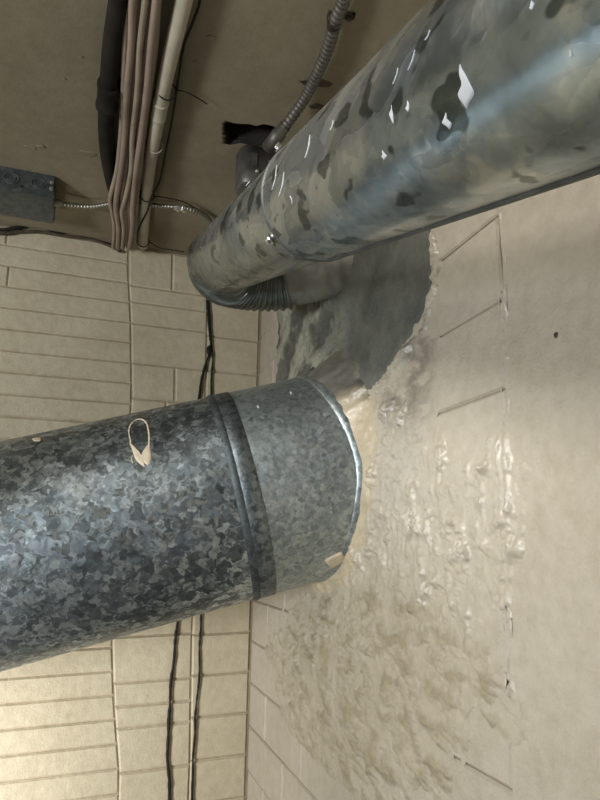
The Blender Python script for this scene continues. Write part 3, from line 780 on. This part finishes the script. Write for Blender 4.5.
# outlet box hanging below the hole
ob = empty('outlet_box', (0, 0, 0), 'dark rounded outlet box hanging below the ceiling hole', 'box')
c = on_ceil(252, 150, 0.02); bm = bmesh.new()
bc = Vector((c.x+0.03, c.y+0.06, ZC-0.075))
lo = []
seg = 28
def rr(k, s=1.0):
    a = 2*PI*k/seg; cx, sx2 = math.cos(a), math.sin(a)
    f = (abs(cx)**4+abs(sx2)**4)**(-.25); return Vector((cx*f*.062*s, sx2*f*.062*s, 0))
rings = []
for z_, s in ((.073, 1), (-.045, 1), (-.058, .97), (-.062, .9), (-.062, .4)):
    rings.append([bm.verts.new(bc+rr(k, s)+Vector((0, 0, z_))) for k in range(seg)])
for A_, B_ in zip(rings, rings[1:]):
    for k in range(seg): bm.faces.new((A_[k], A_[(k+1) % seg], B_[(k+1) % seg], B_[k]))
bm.faces.new(rings[-1]); bm.faces.new(rings[0][::-1])
M_OUT = plain('weathered dark zinc', (0.15, 0.145, 0.13), 0.5, 0.6, 0.3)
bobj('box_body', bm, M_OUT, ob, True)
bm = bmesh.new(); p = bc+Vector((-.02, -.062, .02)); box(bm, p, (.02, .008, .05), bevel=.002); ear_ = bobj('mounting_ear', bm, M_OUT, ob)
hexscrew(bc+Vector((-.012, -.064, -.02)), Vector((0, -1, 0)), .005, M_ZINC, ear_)
hexscrew(bc+Vector((.035, -.064, .02)), Vector((0, -1, 0)), .007, M_ZINC, ob)

# dark pipe with coupling
dp = empty('dark_pipe', (0, 0, 0), 'dark brown pipe with a coupling running beside the cable bundle', 'pipe')
pix = [(126, -60), (119, 0), (112, 45), (108, 90), (106, 120), (107, 150), (112, 180), (118, 203, 0.026)]
o, pts = ceiltube('pipe_body', pix, 0.024, 0.03, M_DARKPIPE, dp, 24)
def collar(name, p0, p1, r, m, parent, lip=0.003):
    bm = bmesh.new(); d = p1-p0
    tube(bm, [p0, p0+d*.02, p0+d*.12, p0+d*.14, p0+d*.86, p0+d*.88, p0+d*.98, p1], lambda i, n: (r-.004, r+lip, r+lip, r, r, r+lip, r+lip, r-.004)[i], 24)
    return bobj(name, bm, m, parent, True)
collar('coupling', on_ceil(109, 84, .03), on_ceil(106.5, 107, .03), 0.029, M_DARKPIPE, dp)
# off-white conduit
wc = empty('white_conduit', (0, 0, 0), 'off-white rigid conduit strapped with ties, ending at the back wall', 'conduit')
pix = [(196, -60), (184, 0), (172, 50), (163, 92), (156, 130), (150, 165), (146, 200), (144, 228), (143, 246)]
o, wpts = ceiltube('conduit_body', pix, 0.0205, 0.03, M_PVC, wc, 24)
collar('coupling', on_ceil(161.3, 101, .03), on_ceil(158.2, 118, .03), 0.0225, M_PVC, wc, .001)
def tie(name, pix, r, m, label, tailpix=None, group=None, th=.0022):
    c = on_ceil(*pix, .03); c2 = on_ceil(pix[0]-1, pix[1]+6, .03); t = (c2-c).normalized()
    e = t.cross(Vector((0, 0, 1))).normalized(); g = t.cross(e); bm = bmesh.new()
    tube(bm, [c+(e*math.cos(2*PI*k/24)+g*math.sin(2*PI*k/24))*r+t*.004*math.sin(2*PI*k/24) for k in range(24)], th, 6, closed=True)
    if tailpix:
        tp = resample(catmull([on_ceil(*p, .03) if len(p) < 3 else on_ceil(*p) for p in tailpix], 6), .01)
        tube(bm, tp, th*.9, 6)
    return tag(bobj(name, bm, m, None, True), label, 'tie', group)
tie('cable_tie', (167, 91), .0262, M_BLACK, 'black tie with a long loose tail around the white conduit', [(176, 90), (186, 92), (196, 97), (207, 104, .02)])
tie('cable_tie', (155, 146), .0235, M_PVC, 'white tie around the white conduit')
tie('cable_tie', (147, 195), .0262, M_BLACK, 'black tie around the white conduit beside the shiny connector', [(152, 196), (168, 198), (184, 202), (200, 211, .01)])
tie('cable_tie', (143, 241), .0262, M_BLACK, 'black tie at the wall end of the white conduit', [(149, 242), (160, 248), (172, 250), (184, 252)])
# thin black wire hugging the white conduit
pix = [(205, -40), (200, 0), (193, 22), (184, 45), (178, 80), (175, 100), (171, 125), (166, 150), (160, 180), (152, 196), (147, 212), (139, 228), (137, 243)]
o, _ = ceiltube('black_wire', [(x, y, .022 if i < 9 else .055) for i, (x, y) in enumerate(pix)], 0.0035, .02, M_BLACK, None, 8)
tag(o, 'thin black wire hugging the white conduit down to the wall', 'wire')
# bundle of cables
random.seed(3)
tops = [128, 133, 139, 144, 150, 155, 159]; bots = [114, 117, 121, 123, 127, 129, 132]
labs = ['outermost beige cable of the bundle on the dark pipe side', 'second beige cable of the bundle from the dark pipe', 'pinkish cable third in the bundle from the dark pipe', 'pinkish cable running down the middle of the bundle', 'beige cable third in the bundle from the white conduit', 'pinkish cable second in the bundle from the white conduit', 'outermost beige cable of the bundle on the white conduit side']
for i, (t0, b0) in enumerate(zip(tops, bots)):
    pix = []
    for j, y in enumerate((-40, 0, 45, 90, 135, 170, 198, 212, 228, 248)):
        f = (y+0)/250; x = t0+(b0-t0)*f+random.uniform(-1.6, 1.6)
        if y in (198, 212): x += (-5+i*0.6) if i < 4 else -2
        dz = (0.035, 0.05)[i % 2]+(0.025 if y > 140 else 0)
        pix.append((x, y, dz))
    o, _ = ceiltube('cable', pix, 0.0085+0.0012*(i % 3), .04, (M_CABLE2, M_CABLE, M_CABLE)[i % 3], None, 10)
    tag(o, labs[i], 'cable', 'pinkish beige cables in the ceiling bundle')
o, _ = ceiltube('black_wire', [(163, -30, .04), (159, 0, .04), (150, 50, .045), (144, 100, .045), (140, 150, .05), (135, 185, .05), (134, 215, .05), (131, 248, .05)], 0.004, .04, M_BLACK, None, 8)
tag(o, 'black wire between the cable bundle and the white conduit', 'wire')
# wires along the top of the back wall
for pix, r, m_, lab in [
    ([(-10, 229), (14, 228), (34, 226), (60, 232), (82, 231), (100, 226), (118, 222)], .008, M_BLACK, 'dark cable along the wall top rising into the bundle'),
    ([(-8, 233), (18, 232), (40, 232), (66, 236), (90, 239), (110, 246), (121, 252)], .007, M_RUST, 'brown cable sagging along the wall top under the junction box'),
    ([(150, 222), (168, 219), (186, 216), (200, 214)], .003, M_BLACK, 'fine dark wire between white conduit and vent pipe')]:
    q = [on_back(x, y, .02) for x, y in pix]
    if pix[0][0] < 0: q = [q[0]-Vector((.9, 0, -.01)), q[0]-Vector((.4, 0, 0.012))]+q
    pts = resample(catmull(q, 8), .01); bm = bmesh.new(); tube(bm, pts, r, 8)
    tag(bobj('wall_wire', bm, m_, None, True), lab, 'wire')
# two dark cables hanging down the back wall behind the duct
for pix, lab, r in [([(211, 235), (209, 262), (207, 290), (208, 320), (211, 345), (206, 362), (199, 395), (190, 470), (183, 560), (177, 625), (171, 690), (168, 745), (171, 830)], 'dark cable on the back wall, thicker of the two, behind the duct', .006),
                    ([(213, 236), (209, 275), (209, 310), (212, 350), (211, 395), (207, 500), (203, 580), (201, 630), (198, 690), (194, 740), (191, 830)], 'thinner dark cable hanging on the back wall nearer the corner', .0045)]:
    pts = resample(catmull([on_back(x, y, .009) for x, y in pix], 10), .012); bm = bmesh.new()
    pts = [p+Vector((noise.noise(p*9)*.006, 0, 0)) for p in pts]
    tube(bm, pts, lambda i, n: r*(1+.55*noise.noise(Vector((i*.6, r*99, 0)))), 8)
    tag(bobj('hanging_cable', bm, M_BLACK, None, True), lab, 'cable')
bm = bmesh.new(); c = on_back(209, 350, .012); bmesh.ops.create_icosphere(bm, subdivisions=2, radius=.016)
for v in bm.verts: v.co = Vector((v.co.x*.7, v.co.y*.6, v.co.z*1.5))*(1+.3*noise.noise(v.co*120))+c
tag(bobj('tape_knot', bm, M_BLACK, None, True), 'dark tape knot joining the two cables on the back wall', 'tape')
